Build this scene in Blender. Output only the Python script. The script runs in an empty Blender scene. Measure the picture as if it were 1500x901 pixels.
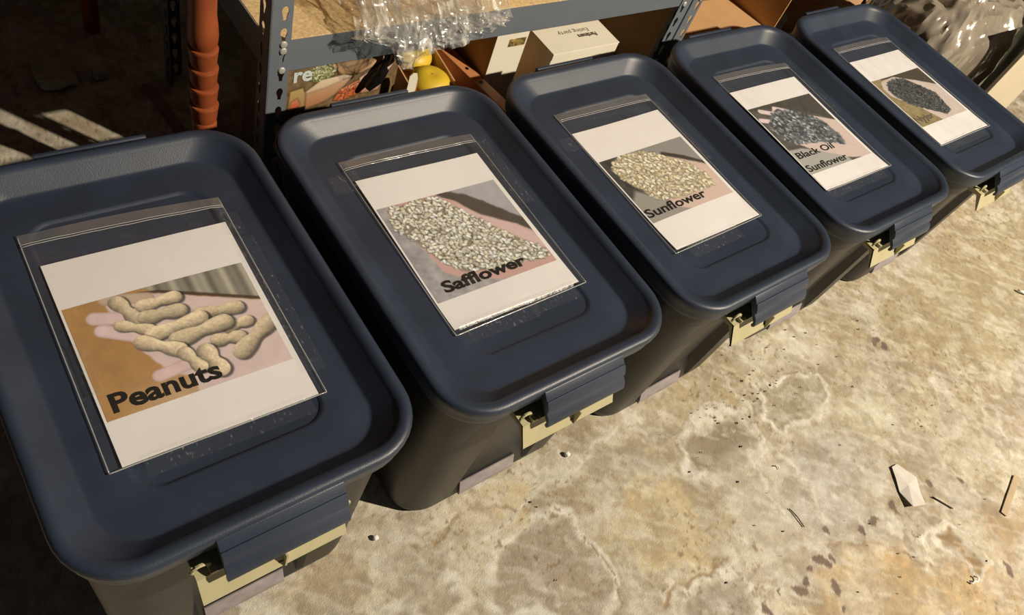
import bpy, bmesh, math, random
import numpy as np
from mathutils import Vector, Matrix, noise

C = bpy.context.scene.collection
SC = bpy.context.scene
random.seed(7)
RNG = np.random.default_rng(11)
P = 0.385            # height of a lid's sunken panel above the floor

# ------------------------------------------------------------------ camera
cam = bpy.data.cameras.new('camera')
cam.sensor_width = 36.0
cam.lens = 27.594
cam.clip_start = 0.02
camo = bpy.data.objects.new('camera', cam)
C.objects.link(camo)
CR = [[0.782189, -0.553883, 0.285295], [-0.316927, -0.747956, -0.583197], [0.536412, 0.365753, -0.760584]]
camo.matrix_world = Matrix(((CR[0][0], -CR[1][0], -CR[2][0], -0.592),
                            (CR[0][1], -CR[1][1], -CR[2][1], -0.532),
                            (CR[0][2], -CR[1][2], -CR[2][2], 1.2054),
                            (0, 0, 0, 1)))
SC.camera = camo

# ------------------------------------------------------------------ light
SC.view_settings.view_transform = 'Standard'
SC.view_settings.look = 'None'
SC.view_settings.exposure = 0.0
SC.view_settings.gamma = 1.0
SC.view_settings.use_curve_mapping = False
w = bpy.data.worlds.new('basement_air')
SC.world = w
w.use_nodes = True
w.node_tree.nodes['Background'].inputs['Color'].default_value = (0.75, 0.85, 1.0, 1)
w.node_tree.nodes['Background'].inputs['Strength'].default_value = 0.024
def lamp(name, loc, power, radius, col):
    l = bpy.data.lights.new(name, 'POINT')
    l.energy = power; l.shadow_soft_size = radius; l.color = col
    o = bpy.data.objects.new(name, l); o.location = loc
    C.objects.link(o)
    return o
lamp('ceiling_bulb', (2.0, -2.5, 3.0), 1030.0, 0.035, (1.0, 0.86, 0.66))

# ------------------------------------------------------------------ helpers
def lin(c):
    c = c / 255.0
    return c / 12.92 if c <= 0.04045 else ((c + 0.055) / 1.055) ** 2.4
def PH(r, g, b):
    """albedo of a surface that looks r,g,b under the warm bulb"""
    return (min(.95, lin(r) / 1.09), min(.95, lin(g) / .94), min(.95, lin(b) / .72))
def nodes(m):
    m.use_nodes = True
    return m.node_tree.nodes, m.node_tree.links
def material(name, col, rough=.5, metal=0.0, spec=.5, var=.0, vscale=30.0, bump=0.0, bscale=200.0, coat=0.0):
    m = bpy.data.materials.new(name)
    n, l = nodes(m)
    b = n['Principled BSDF']
    b.inputs['Base Color'].default_value = (*col, 1)
    b.inputs['Roughness'].default_value = rough
    b.inputs['Metallic'].default_value = metal
    b.inputs['Specular IOR Level'].default_value = spec
    b.inputs['Coat Weight'].default_value = coat
    tc = n.new('ShaderNodeTexCoord')
    if var > 0:
        t = n.new('ShaderNodeTexNoise'); t.inputs['Scale'].default_value = vscale; t.inputs['Detail'].default_value = 6
        l.new(tc.outputs['Object'], t.inputs['Vector'])
        r = n.new('ShaderNodeValToRGB')
        r.color_ramp.elements[0].position = .3; r.color_ramp.elements[1].position = .7
        r.color_ramp.elements[0].color = (*[c * (1 - var) for c in col], 1)
        r.color_ramp.elements[1].color = (*[min(1, c * (1 + var)) for c in col], 1)
        l.new(t.outputs['Fac'], r.inputs['Fac']); l.new(r.outputs['Color'], b.inputs['Base Color'])
    if bump > 0:
        t2 = n.new('ShaderNodeTexNoise'); t2.inputs['Scale'].default_value = bscale; t2.inputs['Detail'].default_value = 3
        l.new(tc.outputs['Object'], t2.inputs['Vector'])
        bp = n.new('ShaderNodeBump'); bp.inputs['Strength'].default_value = bump; bp.inputs['Distance'].default_value = .002
        l.new(t2.outputs['Fac'], bp.inputs['Height']); l.new(bp.outputs['Normal'], b.inputs['Normal'])
    return m
def film(name, haze, hcol, rough=.12, gl=1.0, bump=0.0, bscale=60.0, scuff_glint=0.0, sscale=(60, 60, 60), lo=.56, hi=.70):
    """thin clear plastic: mostly see-through, a little haze, fresnel gloss"""
    m = bpy.data.materials.new(name)
    n, l = nodes(m)
    n.remove(n['Principled BSDF'])
    out = n['Material Output']
    tr = n.new('ShaderNodeBsdfTransparent')
    df = n.new('ShaderNodeBsdfDiffuse'); df.inputs['Color'].default_value = (*hcol, 1)
    gs = n.new('ShaderNodeBsdfGlossy'); gs.inputs['Roughness'].default_value = rough
    fr = n.new('ShaderNodeLayerWeight'); fr.inputs['Blend'].default_value = .5      # facing: the same from both sides of the film
    pw = n.new('ShaderNodeMath'); pw.operation = 'POWER'; pw.inputs[1].default_value = 4.5
    mu = n.new('ShaderNodeMath'); mu.operation = 'MULTIPLY_ADD'; mu.inputs[1].default_value = .85; mu.inputs[2].default_value = .045 * gl; mu.use_clamp = True
    m1 = n.new('ShaderNodeMixShader'); m1.inputs[0].default_value = haze
    m2 = n.new('ShaderNodeMixShader')
    l.new(tr.outputs[0], m1.inputs[1]); l.new(df.outputs[0], m1.inputs[2])
    l.new(fr.outputs['Facing'], pw.inputs[0]); l.new(pw.outputs[0], mu.inputs[0]); l.new(mu.outputs[0], m2.inputs[0])
    l.new(m1.outputs[0], m2.inputs[1]); l.new(gs.outputs[0], m2.inputs[2])
    l.new(m2.outputs[0], out.inputs['Surface'])
    if scuff_glint > 0:                       # whitish tape scuffs and creases; on crumpled film, painted highlight streaks
        tc = n.new('ShaderNodeTexCoord'); mp = n.new('ShaderNodeMapping'); mp.inputs['Scale'].default_value = sscale
        ts = n.new('ShaderNodeTexNoise'); ts.inputs['Scale'].default_value = 1.0; ts.inputs['Detail'].default_value = 4; ts.inputs['Roughness'].default_value = .6
        mr = n.new('ShaderNodeMapRange'); mr.inputs['From Min'].default_value = lo; mr.inputs['From Max'].default_value = hi
        mr.inputs['To Min'].default_value = haze; mr.inputs['To Max'].default_value = haze + scuff_glint
        l.new(tc.outputs['Object'], mp.inputs['Vector']); l.new(mp.outputs['Vector'], ts.inputs['Vector'])
        l.new(ts.outputs['Fac'], mr.inputs['Value']); l.new(mr.outputs['Result'], m1.inputs[0])
    if bump > 0:
        tc = n.new('ShaderNodeTexCoord')
        t2 = n.new('ShaderNodeTexNoise'); t2.inputs['Scale'].default_value = bscale
        l.new(tc.outputs['Object'], t2.inputs['Vector'])
        bp = n.new('ShaderNodeBump'); bp.inputs['Strength'].default_value = bump; bp.inputs['Distance'].default_value = .003
        l.new(t2.outputs['Fac'], bp.inputs['Height']); l.new(bp.outputs['Normal'], gs.inputs['Normal'])
        l.new(bp.outputs['Normal'], fr.inputs['Normal'])
    return m

class MB:
    def __init__(s): s.v = []; s.f = []
    def add(s, vs, fs):
        o = len(s.v); s.v += [tuple(p) for p in vs]; s.f += [tuple(i + o for i in f) for f in fs]
    def box(s, x0, x1, y0, y1, z0, z1, M=None):
        v = [(x, y, z) for z in (z0, z1) for y in (y0, y1) for x in (x0, x1)]
        if M is not None: v = [tuple(M @ Vector(p)) for p in v]
        s.add(v, [(0, 2, 3, 1), (4, 5, 7, 6), (0, 1, 5, 4), (2, 6, 7, 3), (0, 4, 6, 2), (1, 3, 7, 5)])
    def loft(s, rings, closed=True, cap0=False, cap1=False):
        n = len(rings[0]); o = len(s.v)
        for r in rings: s.v += [tuple(p) for p in r]
        for i in range(len(rings) - 1):
            for j in range(n if closed else n - 1):
                k = (j + 1) % n
                s.f.append((o + i * n + j, o + i * n + k, o + (i + 1) * n + k, o + (i + 1) * n + j))
        if cap0: s.f.append(tuple(o + j for j in reversed(range(n))))
        if cap1: s.f.append(tuple(o + (len(rings) - 1) * n + j for j in range(n)))
    def tube(s, pts, r, n=8, cap=True):
        pts = [Vector(p) for p in pts]
        rr = r if isinstance(r, (list, tuple)) else [r] * len(pts)
        rings = []; up = Vector((0.13, 0.21, 1)).normalized()
        for i, p in enumerate(pts):
            d = (pts[min(i + 1, len(pts) - 1)] - pts[max(i - 1, 0)]).normalized()
            a = d.cross(up)
            if a.length < .05: a = d.cross(Vector((1, 0, 0)))
            a.normalize(); b = d.cross(a)
            rings.append([p + rr[i] * (math.cos(2 * math.pi * k / n) * a + math.sin(2 * math.pi * k / n) * b) for k in range(n)])
        s.loft(rings, True, cap, cap)
    def prism(s, poly, x0, x1, axis='x'):
        """poly of 2-D points, extruded along one axis"""
        def P3(t, p):
            return (t, p[0], p[1]) if axis == 'x' else ((p[0], t, p[1]) if axis == 'y' else (p[0], p[1], t))
        n = len(poly)
        v = [P3(x0, p) for p in poly] + [P3(x1, p) for p in poly]
        f = [(i, (i + 1) % n, n + (i + 1) % n, n + i) for i in range(n)]
        f += [tuple(reversed(range(n))), tuple(range(n, 2 * n))]
        s.add(v, f)
    def grid(s, nx, ny, fn):
        o = len(s.v)
        for j in range(ny + 1):
            for i in range(nx + 1): s.v.append(tuple(fn(i / nx, j / ny)))
        for j in range(ny):
            for i in range(nx):
                a = o + j * (nx + 1) + i
                s.f.append((a, a + 1, a + nx + 2, a + nx + 1))
    def build(s, name, mat, parent=None, smooth=False, angle=None, bevel=0.0, fix=True):
        me = bpy.data.meshes.new(name)
        me.from_pydata(s.v, [], s.f)
        if fix:
            bm = bmesh.new(); bm.from_mesh(me)
            bmesh.ops.recalc_face_normals(bm, faces=bm.faces)
            if bevel > 0:
                es = [e for e in bm.edges if len(e.link_faces) == 2 and e.calc_face_angle(0) > .6]
                bmesh.ops.bevel(bm, geom=es, offset=bevel, segments=2, affect='EDGES', profile=.6)
            bm.to_mesh(me); bm.free()
        if smooth or angle:
            me.polygons.foreach_set('use_smooth', [True] * len(me.polygons))
            if angle: me.set_sharp_from_angle(angle=math.radians(angle))
        me.materials.append(mat)
        o = bpy.data.objects.new(name, me)
        C.objects.link(o)
        if parent is not None: o.parent = parent
        return o

def tag(o, label, cat, group=None):
    o['label'] = label; o['category'] = cat
    if group: o['group'] = group
    return o
def thing(name, label, cat, loc=(0, 0, 0), rz=0.0, group=None):
    o = bpy.data.objects.new(name, None)
    o.empty_display_size = .05; o.location = loc; o.rotation_euler = (0, 0, rz)
    C.objects.link(o)
    return tag(o, label, cat, group)
def copy_tree(o, parent=None):
    c = o.copy(); C.objects.link(c)
    if parent is not None: c.parent = parent
    for ch in list(o.children): copy_tree(ch, c)
    return c
def rrect(hx, hy, r, z, n=9, bow=0.0):
    pts = []
    for cx, cy, a0 in ((hx - r, hy - r, 0), (-hx + r, hy - r, 90), (-hx + r, -hy + r, 180), (hx - r, -hy + r, 270)):
        for k in range(n + 1):
            a = math.radians(a0 + 90 * k / n)
            pts.append((cx + r * math.cos(a), cy + r * math.sin(a), z))
    return pts
def text_mesh(name, body, x0, x1, y0, y1, z, mat, parent, bold=.018, tilt=0.0, flip=None):
    """flat lettering fitted in a rectangle of the parent's xy plane"""
    cu = bpy.data.curves.new(name, 'FONT'); cu.body = body; cu.offset = bold; cu.resolution_u = 3
    o = bpy.data.objects.new(name, cu); C.objects.link(o)
    dg = bpy.context.evaluated_depsgraph_get()
    me = bpy.data.meshes.new_from_object(o.evaluated_get(dg))
    bpy.data.objects.remove(o)
    xs = [v.co.x for v in me.vertices]; ys = [v.co.y for v in me.vertices]
    a, b, c, d = min(xs), max(xs), min(ys), max(ys)
    cap = .73
    for v in me.vertices:
        v.co = (x0 + (v.co.x - a) / (b - a) * (x1 - x0), y0 + v.co.y / cap * (y1 - y0) , z)
    me.materials.clear(); me.materials.append(mat); me.name = name
    q = bpy.data.objects.new(name, me); C.objects.link(q); q.parent = parent
    return q

# numpy value noise
def vnoise(x, y, seed):
    rg = np.random.default_rng(seed); tab = rg.random((256, 256))
    xi = np.floor(x).astype(int); yi = np.floor(y).astype(int); fx = x - xi; fy = y - yi
    fx = fx * fx * (3 - 2 * fx); fy = fy * fy * (3 - 2 * fy)
    g = lambda a, b: tab[a % 256, b % 256]
    return (g(xi, yi) * (1 - fx) + g(xi + 1, yi) * fx) * (1 - fy) + (g(xi, yi + 1) * (1 - fx) + g(xi + 1, yi + 1) * fx) * fy
def fbm(x, y, seed, oct=4):
    s = 0; a = .5; t = 0
    for k in range(oct):
        s = s + a * vnoise(x * 2 ** k + 13.7 * k, y * 2 ** k + 5.1 * k, seed + k); t += a; a *= .55
    return s / t
def poly_sdf(X, Y, pts):
    d = np.full(X.shape, 1e9); ins = np.zeros(X.shape, bool)
    for i in range(len(pts)):
        (ax, ay), (bx, by) = pts[i], pts[(i + 1) % len(pts)]
        ex, ey = bx - ax, by - ay
        t = np.clip(((X - ax) * ex + (Y - ay) * ey) / (ex * ex + ey * ey + 1e-12), 0, 1)
        d = np.minimum(d, np.hypot(X - ax - t * ex, Y - ay - t * ey))
        cnd = ((ay > Y) != (by > Y)) & (X < (bx - ax) * (Y - ay) / (by - ay + 1e-12) + ax)
        ins ^= cnd
    return np.where(ins, -d, d)
def line_dist(X, Y, pts):
    d = np.full(X.shape, 1e9)
    for i in range(len(pts) - 1):
        (ax, ay), (bx, by) = pts[i], pts[i + 1]
        ex, ey = bx - ax, by - ay
        t = np.clip(((X - ax) * ex + (Y - ay) * ey) / (ex * ex + ey * ey + 1e-12), 0, 1)
        d = np.minimum(d, np.hypot(X - ax - t * ex, Y - ay - t * ey))
    return d
def sstep(d, w0, w1):
    t = np.clip((d - w0) / (w1 - w0), 0, 1); return t * t * (3 - 2 * t)
def mixc(img, col, m):
    return img + (np.array(col, float) - img) * m[..., None]
LIN = lambda a: np.where(a <= .04045, a / 12.92, ((np.clip(a, 0, 1) + .055) / 1.055) ** 2.4)
def paint(me, arr):
    """arr: (nverts,3) display colours 0..255 -> colour attribute of albedo under the warm bulb"""
    a = LIN(np.clip(arr, 0, 255) / 255.0) / np.array([1.09, .94, .72])
    at = me.color_attributes.new('print', 'FLOAT_COLOR', 'POINT')
    at.data.foreach_set('color', np.c_[np.clip(a, 0, .95), np.ones(len(a))].astype(np.float32).ravel())
def attr_material(name, rough, var=0.0, vscale=60.0, bump=0.0, spec=.4, fine=400.0):
    m = bpy.data.materials.new(name); n, l = nodes(m); b = n['Principled BSDF']
    b.inputs['Roughness'].default_value = rough; b.inputs['Specular IOR Level'].default_value = spec
    a = n.new('ShaderNodeAttribute'); a.attribute_name = 'print'
    src = a.outputs['Color']
    tc = n.new('ShaderNodeTexCoord')
    if var > 0:
        for sc_, vv in ((vscale, var), (fine, var * .8)):
            t = n.new('ShaderNodeTexNoise'); t.inputs['Scale'].default_value = sc_; t.inputs['Detail'].default_value = 8; t.inputs['Roughness'].default_value = .65
            l.new(tc.outputs['Object'], t.inputs['Vector'])
            mr = n.new('ShaderNodeMapRange'); mr.inputs['From Min'].default_value = .3; mr.inputs['From Max'].default_value = .7
            mr.inputs['To Min'].default_value = 1 - vv; mr.inputs['To Max'].default_value = 1 + vv
            l.new(t.outputs['Fac'], mr.inputs['Value'])
            mx = n.new('ShaderNodeVectorMath'); mx.operation = 'SCALE'
            l.new(src, mx.inputs[0]); l.new(mr.outputs['Result'], mx.inputs['Scale'])
            src = mx.outputs['Vector']
        if bump > 0:
            bp = n.new('ShaderNodeBump'); bp.inputs['Strength'].default_value = bump; bp.inputs['Distance'].default_value = .004
            l.new(t.outputs['Fac'], bp.inputs['Height']); l.new(bp.outputs['Normal'], b.inputs['Normal'])
    l.new(src, b.inputs['Base Color'])
    return m

# ------------------------------------------------------------------ materials
M_lid = material('navy_plastic', (.025, .036, .063), .43, spec=.48, var=.16, vscale=13, bump=.12, bscale=700)
M_body = material('charcoal_plastic', (.017, .017, .0175), .42, spec=.45, var=.25, vscale=12, bump=.1, bscale=300)
M_tan = material('tan_plastic', PH(184, 166, 118), .45, var=.06, vscale=30)
M_foot = material('pale_foot_strip', PH(150, 134, 122), .6, var=.25, vscale=40)
M_paper = material('white_paper', PH(240, 224, 202), .75, spec=.3, var=.025, vscale=14)
M_ink = material('black_ink', (.008, .007, .006), .7, spec=.15)
M_inkgrey = material('faded_ink', (.12, .095, .07), .6)
M_film = film('clear_bag_film', .028, (.46, .44, .40), .10, .9, .25, 45)
M_seal = film('bag_seal_film', .13, (.60, .60, .58), .12, 1.2)
M_sealedge = film('bag_seal_line', .40, (.66, .66, .66), .12, 1.6)
M_tape = film('clear_tape', .02, (.55, .55, .55), .3, .5, .3, 160, .30, (220, 90, 100), .60, .74)
M_steel = material('grey_painted_steel', PH(112, 112, 108), .42, spec=.5, var=.06, vscale=20, bump=.05, bscale=300)
M_rivet = material('bare_zinc', (.50, .50, .48), .45, metal=.3)
M_board = material('particle_board', PH(212, 176, 118), .85, spec=.2, var=.22, vscale=170, bump=.3, bscale=300)
M_wood = material('orange_brown_wood', PH(150, 72, 34), .45, var=.16, vscale=18)
M_barewood = material('pinkish_wood', PH(158, 116, 88), .7, var=.1, vscale=40)
M_redwood = material('copper_stained_wood', PH(196, 122, 70), .5, var=.12, vscale=25)
M_kraft = material('kraft_cardboard', PH(206, 154, 98), .8, spec=.2, var=.06, vscale=12)
M_cardtan = material('beige_cardboard', PH(200, 178, 140), .8, spec=.2, var=.04, vscale=10)
M_whitecard = material('cream_cardboard', PH(236, 216, 178), .7, spec=.25, var=.03, vscale=12)
M_dark = material('dark_brown_wood', (.02, .012, .008), .7, var=.3, vscale=6)
M_stone = material('grey_stone', (.42, .40, .33), .9, var=.25, vscale=40, bump=.4, bscale=60)
M_black = material('black_plastic', (.008, .008, .008), .3)
M_cling = film('crumpled_clear_film', .15, (.92, .92, .88), .24, 2.6, 0, 60, .55, (70, 30, 30), .52, .68)  # white streaks paint highlights of the folds into the film colour
M_greyfilm = material('smoky_grey_plastic', (.25, .22, .18), .20, spec=.9, var=.3, vscale=9, coat=.5)
M_blackbag = material('black_bag_plastic', (.010, .011, .008), .24, spec=.7)
M_yellow = material('yellow_plastic', PH(222, 178, 44), .45, var=.06, vscale=25)

FLOOR_PATCHES = [
('rim', [(-0.058, -0.35), (0.047, -0.335), (0.087, -0.363), (0.1, -0.425), (0.078, -0.491), (0.039, -0.52), (-0.109, -0.433), (-0.088, -0.383)], (172, 150, 122), 0.014),
('rim', [(0.397, -0.362), (0.469, -0.34), (0.544, -0.36), (0.546, -0.42), (0.486, -0.456), (0.409, -0.44), (0.367, -0.402)], (150, 130, 100), 0.016),
('rim', [(0.639, -0.339), (0.81, -0.39), (0.789, -0.433), (0.719, -0.454), (0.622, -0.444), (0.61, -0.409)], (163, 150, 113), 0.008),
('area', [(0.834, -0.348), (0.965, -0.408), (0.952, -0.472), (0.868, -0.471), (0.803, -0.449)], (166, 146, 108), 0.008),
('rim', [(-0.194, -0.346), (-0.146, -0.35), (-0.144, -0.387), (-0.183, -0.389), (-0.219, -0.367)], (178, 155, 122), 0.012),
('area', [(0.612, -0.453), (0.745, -0.484), (0.8, -0.583), (0.748, -0.659), (0.631, -0.706), (0.497, -0.647), (0.481, -0.548)], (180, 164, 142), 0.03),
('area', [(0.603, -0.271), (0.816, -0.229), (0.94, -0.283), (0.911, -0.373), (0.804, -0.373), (0.654, -0.332)], (222, 205, 168), 0.015),
('area', [(0.789, -0.47), (1.023, -0.505), (1.082, -0.612), (0.928, -0.612), (0.796, -0.546)], (211, 195, 152), 0.025),
('area', [(0.079, -0.26), (0.158, -0.272), (0.301, -0.257), (0.295, -0.278), (0.157, -0.315), (0.065, -0.31)], (207, 192, 160), 0.008),
('area', [(0.216, -0.346), (0.324, -0.388), (0.345, -0.504), (0.269, -0.561), (0.128, -0.507), (0.138, -0.419)], (203, 174, 122), 0.02),
('area', [(0.505, -0.659), (0.639, -0.718), (0.681, -0.796), (0.811, -0.854), (0.861, -0.929), (0.719, -1.006), (0.295, -0.747)], (192, 152, 97), 0.008),
('area', [(0.895, -0.804), (1.024, -0.84), (0.861, -0.929), (0.812, -0.87)], (176, 141, 96), 0.012),
('area', [(-0.092, -0.266), (0.04, -0.24), (0.069, -0.326), (-0.077, -0.326)], (196, 166, 116), 0.015),
('area', [(1.127, -0.297), (1.647, -0.256), (2.008, -0.303), (1.836, -0.543), (1.395, -0.637), (1.153, -0.525), (1.072, -0.383)], (170, 148, 104), 0.03),
('rim', [(0.759, -0.765), (0.808, -0.776), (0.808, -0.855), (0.765, -0.855), (0.758, -0.802)], (150, 114, 70), 0.01),
('area', [(0.624, -0.205), (0.641, -0.289), (0.602, -0.379), (0.541, -0.332), (0.444, -0.302), (0.46, -0.241)], (176, 150, 104), 0.01),
('area', [(0.539, -0.417), (0.481, -0.548), (0.465, -0.673), (0.373, -0.662), (0.382, -0.525), (0.365, -0.425)], (186, 168, 138), 0.01),
('area', [(-0.209, -0.202), (-0.161, -0.228), (-0.13, -0.284), (-0.191, -0.3), (-0.23, -0.241)], (172, 150, 118), 0.008),
('area', [(-0.397, -0.217), (-0.293, -0.205), (-0.206, -0.242), (-0.283, -0.294), (-0.397, -0.262)], (190, 164, 122), 0.012),
('rim', [(0.201, -0.575), (0.288, -0.579), (0.322, -0.619), (0.288, -0.667), (0.143, -0.618)], (172, 154, 128), 0.01),
]
FLOOR_SPOTS =  [((0.722, -0.681), 0.016), ((0.652, -0.678), 0.009), ((0.605, -0.678), 0.01), ((0.497, -0.665), 0.009), ((0.473, -0.666), 0.01), ((0.442, -0.671), 0.009), ((0.395, -0.678), 0.012), ((0.415, -0.672), 0.008), ((0.465, -0.715), 0.01), ((0.356, -0.668), 0.006), ((0.308, -0.667), 0.011), ((0.452, -0.746), 0.006), ((0.846, -0.69), 0.011), ((0.925, -0.726), 0.008), ((1.041, -0.395), 0.014), ((1.052, -0.421), 0.01), ((0.537, -0.632), 0.01), ((0.844, -0.904), 0.01), ((0.846, -0.889), 0.007)]
FLOOR_LINES = [
([(0.593, -0.248), (0.59, -0.338), (0.568, -0.431), (0.573, -0.565), (0.517, -0.658)], (215, 200, 168), 0.006),
([(0.286, -0.565), (0.193, -0.565), (0.098, -0.56)], (150, 120, 80), 0.004),
([(0.104, -0.406), (0.094, -0.462), (0.079, -0.517)], (140, 112, 78), 0.003),
([(-0.13, -0.284), (-0.042, -0.273), (0.049, -0.322)], (160, 132, 90), 0.006),
([(-0.071, -0.317), (0.045, -0.306), (0.142, -0.293), (0.291, -0.268)], (212, 196, 165), 0.007),
([(0.51, -0.654), (0.639, -0.718), (0.677, -0.781)], (150, 112, 68), 0.004),
([(0.667, -0.787), (0.723, -0.75), (0.806, -0.759), (0.82, -0.804), (0.819, -0.866)], (226, 208, 172), 0.007),
([(0.422, -0.325), (0.506, -0.323), (0.572, -0.365), (0.56, -0.428), (0.485, -0.487), (0.487, -0.581)], (212, 196, 166), 0.007),
]

# ================================================================== setting
def floor_build():
    xs = np.concatenate([np.linspace(-3, -.75, 16)[:-1], np.arange(-.75, 1.9, .0036), np.arange(1.9, 3.2, .012), np.linspace(3.2, 4.6, 16)])
    ys = np.concatenate([np.linspace(-4, -2.0, 12)[:-1], np.arange(-2.0, -1.08, .012), np.arange(-1.08, -.12, .0034), np.linspace(-.12, 1.32, 180)])
    X, Y = np.meshgrid(xs, ys)
    wx = (fbm(X * 22, Y * 22, 3, 4) - .5); wy = (fbm(X * 22, Y * 22, 31, 4) - .5)
    X2 = X + wx * .045; Y2 = Y + wy * .045
    n1 = fbm(X * 5, Y * 5, 50); n2 = fbm(X * 30, Y * 30, 60, 5); n3 = fbm(X * 90, Y * 90, 70, 3)
    img = np.zeros(X.shape + (3,)) + np.array([187, 165, 127.])
    img = mixc(img, (170, 147, 108), sstep(n1, .5, .62) * .6)
    img = mixc(img, (214, 196, 160), sstep(n1, .48, .38) * .6)
    H = np.zeros(X.shape)
    # worn paint: sharp-edged flakes and fine scuffs
    img = mixc(img, (222, 206, 174), sstep(n2, .57, .63) * .4)
    img = mixc(img, (150, 124, 86), sstep(n2, .42, .34) * .3)
    img = mixc(img, (224, 210, 180), sstep(fbm(X * 60 + Y * 40, Y * 14 - X * 9, 90, 4), .62, .70) * .25)
    img = mixc(img, (140, 112, 76), sstep(fbm(X * 130, Y * 130, 95, 3), .70, .77) * .45)
    n4 = fbm(X2 * 15, Y2 * 15, 120, 5); n5 = fbm(X2 * 11 + 40, Y2 * 11, 130, 5)
    img = mixc(img, (150, 132, 104), sstep(n4, .565, .60) * .45)
    img = mixc(img, (212, 196, 166), sstep(n5, .57, .60) * .45)
    img = mixc(img, (166, 142, 114), sstep(fbm(X2 * 8, Y2 * 8 + 9, 140, 5), .58, .63) * .4)
    H += (n2 - .5) * .0012
    n6 = fbm(X * 18 + 3, Y * 18, 150, 5); n7 = fbm(X * 13, Y * 13 + 8, 160, 5)
    for kind, pts, col, wd in FLOOR_PATCHES:
        d = poly_sdf(X2, Y2, pts)
        if kind == 'rim':
            r = 1 - sstep(np.abs(d - wd * .4) + (n2 - .5) * wd * 1.6, wd * .25, wd * 1.0)
            img = mixc(img, (224, 208, 178), r * np.clip(.32 + 1.1 * n6, 0, .95))
            m = 1 - sstep(d + (n2 - .5) * wd * 1.5, -wd * .9, wd * .15)
            img = mixc(img, np.array(col) * .95, m * np.clip(.25 + 1.0 * n7, 0, .9))
            H -= m * .0008; H += r * .0006
        else:
            m = 1 - sstep(d + (n6 - .5) * .05, -wd - .01, wd * .6 + .01)
            img = mixc(img, col, m * np.clip(.1 + 1.1 * n7, 0, .85))
    for pts, col, wd in FLOOR_LINES:
        d = line_dist(X2, Y2, pts)
        img = mixc(img, col, (1 - sstep(d, wd * .3, wd)) * (.5 + .6 * n3))
        H += (1 - sstep(d, 0, wd)) * (.0008 if col[0] > 190 else -.0012)
    img = mixc(img, (118, 90, 58), sstep(fbm(X * 120, Y * 120, 97, 3), .66, .74) * sstep(fbm(X * 7, Y * 7, 99, 3), .46, .6) * .6)
    img = mixc(img, (158, 136, 102), sstep(n4, .56, .61) * .3)
    img = mixc(img, (216, 200, 170), sstep(fbm(X2 * 26, Y2 * 26, 170, 5), .56, .61) * .35)
    img = mixc(img, (146, 122, 88), sstep(fbm(X2 * 34, Y2 * 34, 180, 5), .58, .64) * .3)
    img = mixc(img, (220, 206, 178), sstep(fbm((X + Y) * 70, (X - Y) * 16, 190, 4), .60, .66) * .35)
    X3 = X + wx * .05; Y3 = Y + wy * .05
    for (cx, cy), r in FLOOR_SPOTS:
        d = np.hypot(X3 - cx, Y3 - cy)
        img = mixc(img, (104, 78, 62), (1 - sstep(d, r * .8, r * 1.1)) * .8)
    img *= (1 + (n3 - .5) * .16)[..., None]
    nx, ny = len(xs), len(ys)
    Z = np.clip(H, -.002, .002) - .002
    co = np.stack([X, Y, Z], -1).reshape(-1, 3)
    idx = np.arange(nx * ny).reshape(ny, nx)
    q = np.stack([idx[:-1, :-1], idx[:-1, 1:], idx[1:, 1:], idx[1:, :-1]], -1).reshape(-1, 4)
    me = bpy.data.meshes.new('floor')
    me.vertices.add(len(co)); me.vertices.foreach_set('co', co.ravel())
    me.loops.add(q.size); me.loops.foreach_set('vertex_index', q.ravel())
    me.polygons.add(len(q)); me.polygons.foreach_set('loop_start', np.arange(0, q.size, 4))
    me.polygons.foreach_set('use_smooth', np.ones(len(q), bool))
    me.update(calc_edges=True)
    paint(me, img.reshape(-1, 3))
    me.materials.append(attr_material('stained_concrete', .60, .13, 60, .45, .35, 420))
    o = bpy.data.objects.new('floor', me); C.objects.link(o)
    o['kind'] = 'structure'
floor_build()

mb = MB(); mb.box(-3, 4.6, 1.32, 1.42, 0, 2.6)
wo = mb.build('wall_back', M_dark); wo['kind'] = 'structure'

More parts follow.
